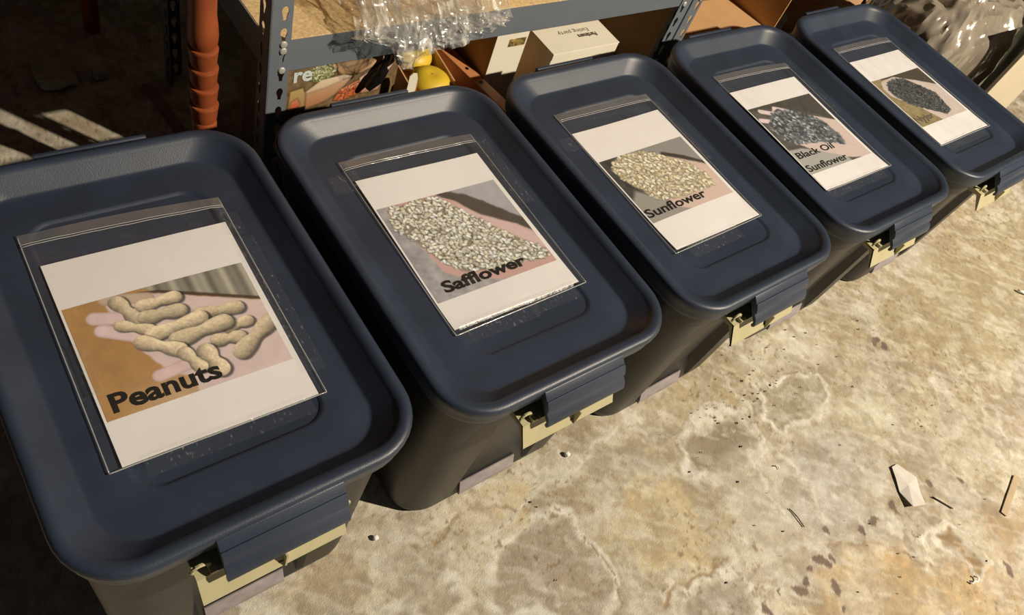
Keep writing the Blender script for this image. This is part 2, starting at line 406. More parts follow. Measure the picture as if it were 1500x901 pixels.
# ================================================================== storage totes
def front_ring(hx, hy, r, z, rec, n=9):
    """tote cross-section: rounded rectangle whose front side has a recess of depth rec"""
    pts = rrect(hx, hy, r, z, n)
    # insert recess points in the front side (between corner 3 and corner 4)
    k = 3 * (n + 1)
    mid = [(-.088, -hy), (-.080, -hy), (-.070, -hy + rec), (-.02, -hy + rec), (.02, -hy + rec), (.070, -hy + rec), (.080, -hy), (.088, -hy)]
    return pts[:k] + [(x, y, z) for x, y in mid] + pts[k:]
def lid_mesh():
    HX, HY = .193, .2745
    prof = [(.0075, -.010, .0), (.0045, -.010, 0), (.0035, -.004, 0), (.0030, .004, 0), (.0015, .008, 0), (.0003, .014, 0), (.0, .018, 0), (.0012, .0215, 0), (.0042, .0238, 0), (.0085, .0246, 0),
            (.0130, .0238, 0), (.0160, .0218, 0), (.0180, .0202, 0), (.0190, .0190, 0)]
    rings = [rrect(HX - i, HY - i, .072 - i, P + z) for i, z, _ in prof]
    # slope: wider at the long sides than at the ends
    for ix, iy, r, z in ((.0210, .0205, .0525, .0170), (.0390, .0355, .0505, .0020), (.0403, .0366, .0495, .0010), (.0420, .0382, .048, .0003), (.0445, .041, .046, 0), (.052, .050, .042, 0)):
        rings.append(rrect(HX - ix, HY - iy, r, P + z))
    # shallow recess for the label
    for hx, hy, r, z in ((.1085, .1925, .030, 0), (.1055, .1895, .0285, -.0003), (.1035, .1875, .0275, -.0030), (.1015, .1855, .0265, -.0036)):
        rings.append(rrect(hx, hy, r, P + z))
    m = MB(); m.loft(rings, True, False, True)
    # underside, so the lid has thickness
    under = [rrect(HX - i, HY - i, max(.02, .072 - i), P + z) for i, z in ((.0075, -.010), (.0085, .006), (.020, .010), (.045, -.006), (.06, -.007))]
    m.loft(under, True, False, True)
    return m
def clip_mesh(s):
    """lid latch: sloping apron with a groove, turned down at the tip (s=-1 front)"""
    yo = .2745
    outer = [(yo - .008, .0215), (yo + .001, .0200), (yo + .0085, .0125), (yo + .0095, .0108), (yo + .0115, .0118), (yo + .0170, .0040), (yo + .0185, .0005), (yo + .0200, -.0030),
             (yo + .0175, -.0040), (yo + .0195, -.0065), (yo + .0245, -.0105), (yo + .0290, -.0180), (yo + .0298, -.0245), (yo + .0265, -.0275)]
    inner = [(yo + .0235, -.0255), (yo + .0240, -.0190), (yo + .0150, -.0100), (yo + .0040, .0020), (yo - .006, .010)]
    if s > 0:       # the rear latch stands out flatter
        outer = [(yo - .008, .0215), (yo + .001, .0200), (yo + .006, .0080), (yo + .009, .0010), (yo + .021, .0000), (yo + .024, .0022), (yo + .028, .0020), (yo + .0295, -.0010), (yo + .029, -.016), (yo + .025, -.018)]
        inner = [(yo + .023, -.0050), (yo + .004, -.0045), (yo - .006, .010)]
    poly = [(s * y, P + z) for y, z in outer + inner]
    m = MB(); m.prism(poly, -.063, .075)
    return m
def tote_build():
    root = thing('storage_tote', 'tmp', 'storage bin', group='lidded storage totes in a row')
    m = MB()
    rings = []
    for z, hx, hy, r, rec in ((.0, .158, .228, .045, .0), (.003, .163, .233, .050, .0), (.014, .166, .2365, .052, .0), (.022, .1665, .237, .052, .001), (.070, .1685, .2395, .053, .020), (.13, .170, .2425, .054, .019),
                              (.30, .1765, .2505, .060, .012), (.335, .178, .252, .062, .010), (.341, .178, .252, .062, .008), (.343, .1835, .259, .064, .004), (.360, .1840, .2595, .064, .0), (.372, .1842, .2600, .064, .0), (.3735, .176, .252, .06, 0)):
        rings.append(front_ring(hx, hy, r, z, rec))
    m.loft(rings, True, True, True)
    m.build('body', M_body, root, angle=35)
    # pale strip along the foot of the recess
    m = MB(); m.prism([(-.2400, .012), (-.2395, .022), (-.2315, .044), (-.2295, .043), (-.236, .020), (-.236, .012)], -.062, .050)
    m.build('foot_strip', M_foot, root)['label'] = 'pale strip at the foot of the front'
    lid = lid_mesh().build('lid', M_lid, root, smooth=True)
    for s in (-1, 1):
        clip_mesh(s).build('clip', M_lid, lid, angle=30, bevel=.0008)
    # tan handle under each clip
    for s in (-1, 1):
        m = MB()
        y = lambda v: s * v
        # sloping plate with a notch in the middle and a raised left end
        def plate(x0, x1, zt, zb, yt, yb, t=.0025):
            v = [(x0, y(yt), zt), (x1, y(yt), zt), (x1, y(yb), zb), (x0, y(yb), zb),
                 (x0, y(yt - t), zt - .001), (x1, y(yt - t), zt - .001), (x1, y(yb - t), zb - .001), (x0, y(yb - t), zb - .001)]
            m.add(v, [(0, 1, 2, 3), (7, 6, 5, 4), (0, 4, 5, 1), (1, 5, 6, 2), (2, 6, 7, 3), (3, 7, 4, 0)])
        z0 = P - .030
        plate(-.088, -.006, z0, z0 - .033, .286, .304)
        plate(-.006, .000, z0 - .028, z0 - .033, .3010, .304)
        plate(.000, .075, z0, z0 - .033, .286, .304)
        # flat flange back to the tote wall, end gussets, and the ring at the left end
        m.box(-.088, .075, min(y(.252), y(.287)), max(y(.252), y(.287)), z0 - .003, z0)
        for gx in (-.088, .0725):
            m.prism([(y(.252), z0 - .003), (y(.286), z0 - .001), (y(.304), z0 - .033), (y(.301), z0 - .034), (y(.280), z0 - .008), (y(.252), z0 - .012)], gx, gx + .0025)
        m.tube([(-.081 + .009 * math.cos(a), y(.279), z0 + .007 + .009 * math.sin(a)) for a in [k * math.pi / 9 - .4 for k in range(12)]], .0022, 6)
        m.tube([(.077 + .006 * math.cos(a), y(.285), z0 + .006 + .007 * math.sin(a)) for a in [k * math.pi / 5 for k in range(11)]], .0016, 6)
        m.box(-.074, -.066, min(y(.279), y(.288)), max(y(.279), y(.288)), z0, z0 + .006)
        m.box(-.060, -.056, min(y(.281), y(.288)), max(y(.281), y(.288)), z0, z0 + .003)
        m.box(.000, .0022, min(y(.286), y(.3055)), max(y(.286), y(.3055)), z0 - .033, z0 - .004)
        m.build('handle', M_tan, root)['label'] = 'tan plastic handle below the clip'
    return root
TOTES = [((-.413, .012), -.6, 'navy lidded tote nearest the camera, under the Peanuts sheet'),
         ((0, 0), -.3, 'navy lidded tote second from the left, under the Safflower sheet'),
         ((.413, -.010), .6, 'navy lidded tote in the middle of the row, under the Sunflower sheet'),
         ((.832, -.006), 0, 'navy lidded tote second from the far end, under the Black Oil Sunflower sheet'),
         ((1.258, -.006), .4, 'navy lidded tote at the far right end, under the Nyjer sheet')]
proto = tote_build()
for i, ((x, y), a, lab) in enumerate(TOTES):
    o = proto if i == 0 else copy_tree(proto)
    o.location = (x, y, 0); o.rotation_euler = (0, 0, math.radians(a)); o['label'] = lab

# ================================================================== printed sheets (flat print)
GW, GH = 300, 224       # raster of a printed photo
def canvas(v0, v1, x0=3, x1=209):
    U, V = np.meshgrid(np.linspace(x0, x1, GW + 1), np.linspace(v0, v1, GH + 1))
    return U, V
def soft_poly(U, V, pts, w=2.0, warp=0.0, seed=1):
    if warp:
        U = U + (fbm(U / 9, V / 9, seed) - .5) * warp; V = V + (fbm(U / 9, V / 9, seed + 5) - .5) * warp
    return 1 - sstep(poly_sdf(U, V, pts), -w, w)
def seeds(img, U, V, pts, n, ln, wd, cols, seed, edge=.45, inside=0.0):
    rg = np.random.default_rng(seed)
    xs = [p[0] for p in pts]; ys = [p[1] for p in pts]
    u0, v0 = U[0, 0], V[0, 0]; du = U[0, 1] - u0; dv = V[1, 0] - v0
    cand = []
    while len(cand) < n:
        k = np.c_[rg.uniform(min(xs), max(xs), 400), rg.uniform(min(ys), max(ys), 400)]
        ok = poly_sdf(k[:, 0], k[:, 1], pts) < inside
        cand += list(map(tuple, k[ok]))
    cand = sorted(cand[:n], key=lambda p: p[1] * .3 + rg.random() * 60)
    for cx, cy in cand:
        a = rg.uniform(0, math.pi); l = ln * rg.uniform(.75, 1.2); w = wd * rg.uniform(.8, 1.15)
        R = l * 1.35
        i0 = max(0, int((cx - R - u0) / du)); i1 = min(GW + 1, int((cx + R - u0) / du) + 2)
        j0 = max(0, int((cy - R - v0) / dv)); j1 = min(GH + 1, int((cy + R - v0) / dv) + 2)
        if i1 <= i0 or j1 <= j0: continue
        uu = U[j0:j1, i0:i1] - cx; vv = V[j0:j1, i0:i1] - cy
        p = (uu * math.cos(a) + vv * math.sin(a)) / l; q = (-uu * math.sin(a) + vv * math.cos(a)) / w
        q = q * (1 + .35 * p)
        r = np.sqrt(p * p + q * q)
        c = np.array(cols[rg.integers(len(cols))], float) * rg.uniform(.88, 1.08)
        sub = img[j0:j1, i0:i1]
        rs = np.sqrt(p ** 2 + ((q * w - .7) / w) ** 2)
        sub = sub * (1 - edge * (1 - sstep(rs, .85, 1.3)))[..., None]            # printed outline
        sh = 1.06 - .22 * np.clip(q, -1, 1) * .6 - .12 * np.clip(vv / l, -1, 1) - .18 * r ** 2
        m = 1 - sstep(r, .82, 1.04)
        img[j0:j1, i0:i1] = sub + (c * sh[..., None] - sub) * m[..., None]
    return img
def capsule(img, U, V, a, b, w, col, seed, waist=.32):
    (ax, ay), (bx, by) = a, b
    ex, ey = bx - ax, by - ay; L = math.hypot(ex, ey)
    t = ((U - ax) * ex + (V - ay) * ey) / (L * L); tc = np.clip(t, 0, 1)
    sd = ((U - ax) * -ey + (V - ay) * ex) / L
    r = np.hypot(U - ax - tc * ex, V - ay - tc * ey)
    wd = w * (1 - waist * np.exp(-((tc - .5) / .2) ** 2))
    q = r / wd
    shd = np.hypot(U - 2.2 - ax - np.clip(((U - 2.2 - ax) * ex + (V - 2 - ay) * ey) / (L * L), 0, 1) * ex,
                   V - 2 - ay - np.clip(((U - 2.2 - ax) * ex + (V - 2 - ay) * ey) / (L * L), 0, 1) * ey) / wd
    img = img * (1 - .55 * (1 - sstep(shd, .92, 1.22)))[..., None]
    m = 1 - sstep(q, .93, 1.03)
    nrm = np.clip(sd / wd, -1, 1) * (1 if ex > 0 else -1)
    sh = 1.03 - .26 * nrm - .22 * q ** 3
    rid = (vnoise(t * L / 2.2 + seed, sd / 1.6 + 7, seed) - .5) * .16 + (vnoise(t * L / 7, sd / 5, seed + 3) - .5) * .10
    return img + (np.array(col, float) * (sh + rid)[..., None] - img) * m[..., None]
def photo_peanuts(U, V):
    img = np.zeros(U.shape + (3,)) + np.array([186, 136, 78.])
    img *= (1 + .16 * (fbm(U / 30, V / 60, 5) - .5) + .06 * (fbm(U / 2, V / 40, 8) - .5))[..., None]
    img = mixc(img, (206, 170, 128), sstep(V, 175, 225) * sstep(U, 0, 80) * .7)
    tr = soft_poly(U, V, [(80, 60), (230, 60), (230, 130), (205, 126), (150, 100), (105, 84)], 3)
    st = 150 + 26 * np.sin(U / 4.6) + 14 * np.sin(U / 1.9)
    img = img + (np.stack([st, st * .92, st * .76], -1) - img) * tr[..., None]
    ln = line_dist(U, V, [(60, 72), (104, 80), (150, 101), (214, 130)])
    img = mixc(img, (70, 50, 36), (1 - sstep(ln, 1.2, 4.0)) * .85)
    skin = (224, 192, 172)
    hand = [(44, 66), (60, 68), (104, 82), (150, 104), (214, 133), (214, 228), (100, 228), (100, 205), (78, 186), (60, 150), (50, 110)]
    img = mixc(img, skin, soft_poly(U, V, hand, 2, 3))
    for a, b, w, c in (((30, 93), (70, 108), 9, (232, 196, 178)), ((33, 112), (80, 142), 9, (232, 198, 180)), ((48, 72), (90, 84), 8, (206, 172, 140)), ((68, 190), (110, 186), 8, (230, 190, 172))):
        img = mixc(img, np.array(c) * .9, 1 - sstep(line_dist(U, V, [a, b]), w * .85, w * 1.1))
        img = mixc(img, c, 1 - sstep(line_dist(U, V, [a, b]), w * .55, w * 1.0))
    img *= (1 + .10 * (fbm(U / 16, V / 16, 15) - .5))[..., None]
    pc = (210, 184, 142)
    for k, (a, b, w) in enumerate([((58, 80), (70, 108), 10), ((82, 94), (118, 93), 9), ((80, 111), (116, 113), 10), ((52, 112), (78, 128), 8), ((158, 156), (182, 154), 8),
                                   ((136, 126), (178, 131), 9.5), ((80, 136), (134, 131), 10), ((102, 152), (157, 146), 11), ((141, 168), (165, 172), 9), ((66, 142), (98, 165), 10),
                                   ((160, 192), (206, 163), 11), ((102, 172), (111, 194), 9), ((124, 178), (130, 205), 11)]):
        img = capsule(img, U, V, a, b, w, np.array(pc) * (1 + .06 * math.sin(k * 2.3)), 20 + k)
    return img
def photo_safflower(U, V):
    img = np.zeros(U.shape + (3,)) + np.array([168, 156, 144.])
    img *= (1 + .35 * (fbm(U / 12, V / 12, 33) - .5))[..., None]
    tr = soft_poly(U, V, [(95, 50), (220, 50), (220, 160), (150, 96)], 2)
    img = mixc(img, (182, 172, 162), tr * .7)
    img = mixc(img, (74, 62, 50), soft_poly(U, V, [(100, 54), (118, 57), (150, 74), (216, 150), (216, 176), (150, 118), (110, 72)], 3, 6, 3) * .9)
    hand = [(20, 58), (84, 56), (100, 58), (126, 80), (148, 116), (192, 150), (216, 180), (216, 240), (114, 232), (62, 212), (38, 190), (30, 130), (12, 90)]
    img = mixc(img, (206, 160, 140), soft_poly(U, V, hand, 2, 3))
    img = mixc(img, (222, 186, 168), soft_poly(U, V, [(120, 80), (145, 112), (190, 150), (216, 186), (216, 215), (180, 175), (130, 116)], 4) * .8)
    pile = [(22, 63), (12, 90), (14, 108), (34, 140), (45, 172), (67, 200), (115, 212), (206, 222), (204, 205), (176, 172), (137, 117), (100, 62)]
    img = mixc(img, (150, 130, 100), soft_poly(U, V, pile, 3, 5))
    return seeds(img, U, V, pile, 1150, 4.6, 2.6, [(228, 214, 182), (218, 202, 168), (236, 226, 202), (206, 190, 156)], 4, edge=.3)
def photo_sunflower(U, V):
    img = np.zeros(U.shape + (3,)) + np.array([66, 62, 52.])
    img *= (1 + .7 * (fbm(U / 9, V / 9, 41) - .5))[..., None]
    img = mixc(img, (158, 148, 132), soft_poly(U, V, [(60, 60), (220, 60), (220, 160), (150, 110), (100, 84), (55, 78)], 4) * .9)
    img = mixc(img, (52, 44, 36), (1 - sstep(line_dist(U, V, [(140, 98), (175, 118), (214, 148)]), 3, 8)) * .9)
    img = mixc(img, (162, 150, 130), soft_poly(U, V, [(-5, 172), (22, 150), (50, 175), (110, 185), (150, 230), (-5, 230)], 5) * .95)
    hand = [(104, 78), (143, 104), (206, 143), (216, 150), (216, 226), (110, 226), (60, 200), (100, 150)]
    img = mixc(img, (216, 182, 156), soft_poly(U, V, hand, 3, 3))
    pile = [(29, 80), (14, 97), (20, 125), (34, 152), (48, 180), (103, 194), (186, 190), (192, 168), (172, 132), (104, 77), (60, 74)]
    img = mixc(img, (190, 166, 122), soft_poly(U, V, pile, 3, 5))
    return seeds(img, U, V, pile, 620, 5.4, 2.9, [(230, 208, 166), (222, 200, 156), (236, 218, 180), (206, 182, 136)], 6, edge=.26)
def photo_blackoil(U, V):
    img = np.zeros(U.shape + (3,)) + np.array([92, 84, 70.])
    img *= (1 + .5 * (fbm(U / 12, V / 8, 51) - .5))[..., None]
    img = mixc(img, (66, 58, 48), soft_poly(U, V, [(0, 40), (215, 40), (215, 150), (180, 112), (88, 66), (0, 60)], 3) * .6)
    img = mixc(img, (178, 168, 148), soft_poly(U, V, [(-5, 172), (40, 176), (140, 215), (140, 245), (-5, 245)], 3) * .95)
    hand = [(70, 64), (88, 68), (130, 96), (200, 130), (215, 140), (215, 248), (150, 232), (60, 182), (20, 140), (10, 112), (40, 90)]
    img = mixc(img, (216, 186, 164), soft_poly(U, V, hand, 2, 3))
    for a, b, w in (((30, 66), (70, 86), 8), ((10, 88), (50, 104), 8), ((74, 68), (110, 88), 8)):
        img = mixc(img, (232, 202, 186), 1 - sstep(line_dist(U, V, [a, b]), w * .6, w))
    pile = [(48, 80), (14, 106), (16, 142), (36, 164), (88, 170), (132, 182), (166, 196), (178, 180), (172, 128), (130, 92), (82, 72)]
    img = mixc(img, (116, 112, 104), soft_poly(U, V, pile, 4, 8))
    img = seeds(img, U, V, pile, 420, 6.2, 3.2, [(96, 95, 92), (140, 136, 128), (74, 74, 74), (172, 167, 156), (120, 117, 110)], 8, edge=.35)
    return img
def photo_nyjer(U, V):
    img = np.zeros(U.shape + (3,)) + np.array([150, 128, 84.])
    img *= (1 + .4 * (fbm(U / 16, V / 9, 61) - .5))[..., None]
    img = mixc(img, (70, 60, 46), soft_poly(U, V, [(40, 60), (215, 60), (215, 140), (150, 98), (92, 74), (40, 72)], 3) * .9)
    hand = [(30, 78), (52, 74), (94, 72), (150, 98), (216, 132), (216, 234), (97, 226), (70, 180), (14, 120), (16, 96)]
    img = mixc(img, (212, 186, 164), soft_poly(U, V, hand, 2, 3))
    pile = [(50, 84), (28, 104), (26, 122), (50, 161), (128, 213), (158, 206), (172, 150), (122, 86), (80, 78)]
    img = mixc(img, (84, 80, 72), soft_poly(U, V, pile, 3, 4))
    return seeds(img, U, V, pile, 800, 4.2, 1.6, [(74, 72, 68), (98, 94, 86), (56, 54, 52), (122, 116, 104)], 9)

def wave(u, v, k):
    """gentle curl of a sheet, u right and v down in millimetres"""
    return .0016 + .0011 * math.sin(u / 62 + k * 1.7) * math.sin(v / 74 + k) + .0008 * math.sin((u + v) / 95 + k * 2.1) + .0012 * max(0, (v - 225) / 54) ** 2 * (1 + math.sin(u / 40 + k))
SHEETS = [((-.413, -.005), -1.74, 'Peanuts', 'shelled nuts on a hand', photo_peanuts, (69, 224), [('Peanuts', 12, 129, 216, 24)], .030),
          ((0, 0), -.93, 'Safflower', 'cream seeds heaped in a hand', photo_safflower, (59, 233), [('Safflower', 22, 162, 222, 19)], .036),
          ((.412, -.014), .64, 'Sunflower', 'beige seed kernels heaped in a hand', photo_sunflower, (73, 219), [('Sunflower', 3, 149, 208, 18)], .024),
          ((.829, -.020), -.80, 'Black Oil Sunflower', 'grey seeds in a hand', photo_blackoil, (53, 238), [('Black Oil', 9, 129, 198, 16), ('Sunflower', 4, 136, 232, 17)], .018),
          ((1.259, -.024), 0, 'Nyjer', 'fine dark seeds in a hand', photo_nyjer, (68, 223), [('Nyjer', 4, 80, 210, 19)], .02)]
BAGS = [((-11, -51), (223, -43), (225, 281), (-13, 281)), ((-6, -41), (228, -40), (227, 284), (-3, 288)), ((-3, -49), (222, -43), (220, 282), (-6, 284)),
        ((0, -50), (230, -43), (224, 281), (2, 282)), ((-3, -51), (222, -47), (223, 282), (-6, 282))]
TAPES = [[((-12, 120), (12, 190)), ((212, -14), (236, 26)), ((214, 30), (240, 250)), ((20, 276), (205, 300))], [((-36, -18), (8, 16)), ((220, -22), (248, 120)), ((6, 274), (130, 306)), ((120, 274), (205, 302))], [((-38, 6), (2, 36)), ((216, -20), (236, 140)), ((24, 276), (150, 304))],
         [((218, 10), (246, 120)), ((4, 276), (190, 300))], [((10, 276), (190, 300))]]
M_print = attr_material('printed_photo', .55, 0, spec=.3)
for k, ((cx, cy), ang, word, pic, fn, (v0, v1), texts, bold) in enumerate(SHEETS):
    z0 = P - .0006
    SH = lambda u, v, dz=0: ((u - 108) / 1000, (139.7 - v) / 1000, wave(u, v, k) + dz)
    m = MB(); m.grid(26, 34, lambda a, b: SH(a * 216, b * 279.4))
    m.grid(26, 34, lambda a, b: SH(a * 216, b * 279.4, -.0003))
    sheet = m.build('printed_sheet', M_paper, None, smooth=True, fix=False)
    sheet.location = (cx, cy, z0 + .001); sheet.rotation_euler = (0, 0, math.radians(ang))
    tag(sheet, 'white sheet reading %s below a photo of %s' % (word, pic), 'printed sheet', 'printed seed signs on the lids')
    U, V = canvas(v0, v1)
    m = MB(); m.grid(GW, GH, lambda a, b: SH(3 + a * 206, v0 + b * (v1 - v0), .00025))
    ph = m.build('printed_photo', M_print, sheet, smooth=True, fix=False)
    img = fn(U, V)
    paint(ph.data, np.clip(img, 0, 255).reshape(-1, 3))
    for (t, x0, x1, vb, cap) in texts:
        q = text_mesh('lettering', t, x0, x1, 0, cap, 0, M_ink if k < 4 else M_inkgrey, sheet, bold)
        for v in q.data.vertices:
            v.co = SH(v.co.x, vb - v.co.y, .0006)
    # the zip bag that holds the sheet
    b4 = BAGS[k]
    def BG(a, b, dz):
        u = (b4[0][0] * (1 - a) + b4[1][0] * a) * (1 - b) + (b4[3][0] * (1 - a) + b4[2][0] * a) * b
        v = (b4[0][1] * (1 - a) + b4[1][1] * a) * (1 - b) + (b4[3][1] * (1 - a) + b4[2][1] * a) * b
        e = min(a, 1 - a, b, 1 - b)
        uc, vc = min(max(u, 0), 216), min(max(v, 0), 279)
        zz = wave(uc, vc, k) + .0014 + .0009 * noise.noise((u / 24, v / 24, k * 9.1)) + .0005 * noise.noise((u / 7, v / 7, k * 3.3))
        zz = zz * min(1, .45 + e * 9) + dz
        zz += .004 * max(0, (.09 - b) / .09) * math.sin(math.pi * a)     # the open zip end lifts a little
        return ((u - 108) / 1000, (139.7 - v) / 1000, zz + .0006)
    bag = thing('zip_bag', 'clear zip bag on a navy lid, holding the sheet that reads %s' % word, 'plastic bag', (cx, cy, z0 + .001), math.radians(ang), 'clear zip bags on the lids')
    m = MB(); m.grid(60, 76, lambda a, b: BG(a, b, 0)); m.build('film', M_film, bag, smooth=True, fix=False)
    m = MB()
    for bb in (.046, .056):
        m.tube([BG(a / 40, bb, .0006) for a in range(41)], .0006, 5)
    m.build('zip_track', M_sealedge, bag, smooth=True, fix=False)
    m = MB(); m.grid(40, 1, lambda a, b: BG(a, b * .046, .0004))
    m.build('zip_lip', M_seal, bag, smooth=True, fix=False)
    m = MB()
    m.tube([BG(0, b / 40, .0002) for b in range(41)], .0007, 5); m.tube([BG(1, b / 40, .0002) for b in range(41)], .0007, 5)
    m.tube([BG(a / 40, 1, .0002) for a in range(41)], .0009, 5)
    m.build('edge_seal', M_sealedge, bag, smooth=True, fix=False)
    for (ua, va), (ub, vb_) in TAPES[k]:
        m = MB()
        def TP(a, b):
            u = ua + (ub - ua) * a; v = va + (vb_ - va) * b
            inb = (-4 < u < 222) and (-40 < v < 281)
            z = (.0056 if inb else .0012) + .0004 * noise.noise((u / 5, v / 5, k))
            return ((u - 108) / 1000, (139.7 - v) / 1000, z)
        m.grid(14, 18, TP)
        m.build('tape_strip', M_tape, bag, smooth=True, fix=False)

# ================================================================== steel shelving
def keyhole_strip(m, u0, u1, w0, w1, pitch, put, first=0.0, uc=None, t=.0016):
    """a flange of sheet steel with a row of keyholes; put(u, w, t) -> xyz"""
    n = 16; uc = (u0 + u1) / 2 if uc is None else uc
    k = int(round((w1 - w0) / pitch)); pitch = (w1 - w0) / k
    for i in range(k):
        a, b = w0 + i * pitch, w0 + (i + 1) * pitch; c = (a + b) / 2
        outer = []; hole = []
        for j in range(n):
            g = 2 * math.pi * (j + .5) / n
            dx, dy = math.cos(g), math.sin(g)
            s = min((u1 - uc if dx > 0 else uc - u0) / max(abs(dx), 1e-6), pitch / 2 / max(abs(dy), 1e-6))
            outer.append((uc + dx * s, c + dy * s))
            # teardrop: round top, narrow slot below
            y = dy * .0125; half = .0058 * math.sqrt(max(0, 1 - ((y - .004) / .0085) ** 2)) if y > -.003 else .0030
            hole.append((uc + (1 if dx > 0 else -1) * min(half, abs(dx) * .0085 + .0006), c + y))
        # square the outer corners
        for j in range(n):
            pass
        rings = []
        for tt in (0, t):
            rings.append([put(p[0], p[1], tt) for p in outer]); rings.append([put(p[0], p[1], tt) for p in hole])
        o = len(m.v)
        for r in rings: m.v += [tuple(p) for p in r]
        for j in range(n):
            q = (j + 1) % n
            m.f += [(o + j, o + q, o + n + q, o + n + j), (o + 2 * n + j, o + 3 * n + j, o + 3 * n + q, o + 2 * n + q), (o + n + j, o + n + q, o + 3 * n + q, o + 3 * n + j)]
        # corner fillers
        for sx in (u0, u1):
            for sy in (a, b):
                cand = sorted(outer, key=lambda p: (p[0] - sx) ** 2 + (p[1] - sy) ** 2)[:2]
                for tt in (0, t):
                    o2 = len(m.v); m.v += [put(cand[0][0], cand[0][1], tt), put(sx, sy, tt), put(cand[1][0], cand[1][1], tt)]
                    m.f.append((o2, o2 + 1, o2 + 2))
def post(root, x, y, sx, sy, h=1.9):
    """angle post with its corner at x, y; flanges run sx along x and sy along y"""
    m = MB(); wdt = .036
    keyhole_strip(m, .003, wdt, 0, h, .038, lambda u, w_, t: (x + sx * u, y + sy * t, w_), uc=.023)
    keyhole_strip(m, .003, wdt, 0, h, .038, lambda u, w_, t: (x + sx * t, y + sy * u, w_), uc=.023)
    m.prism([(x, y + sy * .003), (x + sx * .0009, y + sy * .0009), (x + sx * .003, y), (x + sx * .003, y + sy * .0016), (x + sx * .0022, y + sy * .0022), (x + sx * .0016, y + sy * .003)], 0, h, 'z')
    return m.build('post', M_steel, root)
ZB = .366; ZT = .424
def shelving(x0, x1, y0, y1, label, levels, loc_label):
    root = thing('shelving_unit', label, 'shelf', ((x0 + x1) / 2, (y0 + y1) / 2, 0))
    ax, bx, ay, by = x0 - (x0 + x1) / 2, x1 - (x0 + x1) / 2, y0 - (y0 + y1) / 2, y1 - (y0 + y1) / 2
    post(root, ax, ay, 1, 1); post(root, bx, ay, -1, 1); post(root, ax, by, 1, -1); post(root, bx, by, -1, -1)
    for zt in levels:
        zb = zt - .058
        for yy, s in ((ay + .0018, 1), (by - .0018, -1)):
            m = MB()
            ya, yb = sorted((yy, yy + s * .0018)); m.box(ax + .002, bx - .002, ya, yb, zb, zt)
            ya, yb = sorted((yy + s * .0018, yy + s * .014)); m.box(ax + .002, bx - .002, ya, yb, zt - .016, zt - .0145); m.box(ax + .002, bx - .002, ya, yb, zb, zb + .0015)
            m.build('beam', M_steel, root)
        for xx, s in ((ax + .0018, 1), (bx - .0018, -1)):
            m = MB(); xa, xb = sorted((xx, xx + s * .0018)); m.box(xa, xb, ay + .004, by - .004, zb, zt)
            m.build('beam', M_steel, root)
        m = MB(); m.box(ax + .004, bx - .004, ay + .0045, by - .0045, zt - .0135, zt + .0005)
        m.build('deck', M_board, root, bevel=.001)
        for px in (ax + .0235, bx - .0235):
            for dz in (-.004, -.016, -.053):
                m = MB(); m.loft([[(px + .0062 * f * math.cos(a * math.pi / 6), ay - yy, zt + dz + .0062 * f * math.sin(a * math.pi / 6)) for a in range(12)] for f, yy in ((1, -.001), (1, .0012), (.8, .0026), (.35, .0032))], True, True, True)
                m.build('rivet', M_rivet, root, angle=20)
    return root
shelving(-.113, .899, .410, .868, 'grey steel shelving with keyhole posts and a particle board deck behind the totes', (ZT, 1.10), '')
shelving(.903, 1.815, .410, .868, 'second grey steel shelving unit, beyond the one with the bag, above the open carton', (ZT + .008, 1.10), '')

# unseen cartons added on the deck to keep light off the back wall
def carton(name, label, x0, x1, y0, y1, z0, z1, mat, rz=0.0, group=None):
    cx, cy = (x0 + x1) / 2, (y0 + y1) / 2
    root = thing(name, label, 'box', (cx, cy, z0), rz, group)
    hx, hy, h = (x1 - x0) / 2, (y1 - y0) / 2, z1 - z0
    m = MB(); m.box(-hx, hx, -hy, hy, 0, h - .002); m.build('body', mat, root, bevel=.0018)
    m = MB(); m.box(-hx + .001, hx - .001, -hy + .0008, -.0006, h - .002, h + .0005); m.build('flap', mat, root, bevel=.0006)
    m = MB(); m.box(-hx + .001, hx - .001, .0006, hy - .0008, h - .002, h + .0005); m.build('flap', mat, root, bevel=.0006)
    return root
carton('light_blocker_carton', 'unseen brown carton added to block light, on the deck behind the clear bag', -.06, .40, .60, .85, ZT + .0005, ZT + .40, M_kraft)
carton('light_blocker_carton', 'unseen brown carton added to block light, on the deck right of the clear bag', .42, .86, .64, .85, ZT + .0005, ZT + .34, M_kraft)

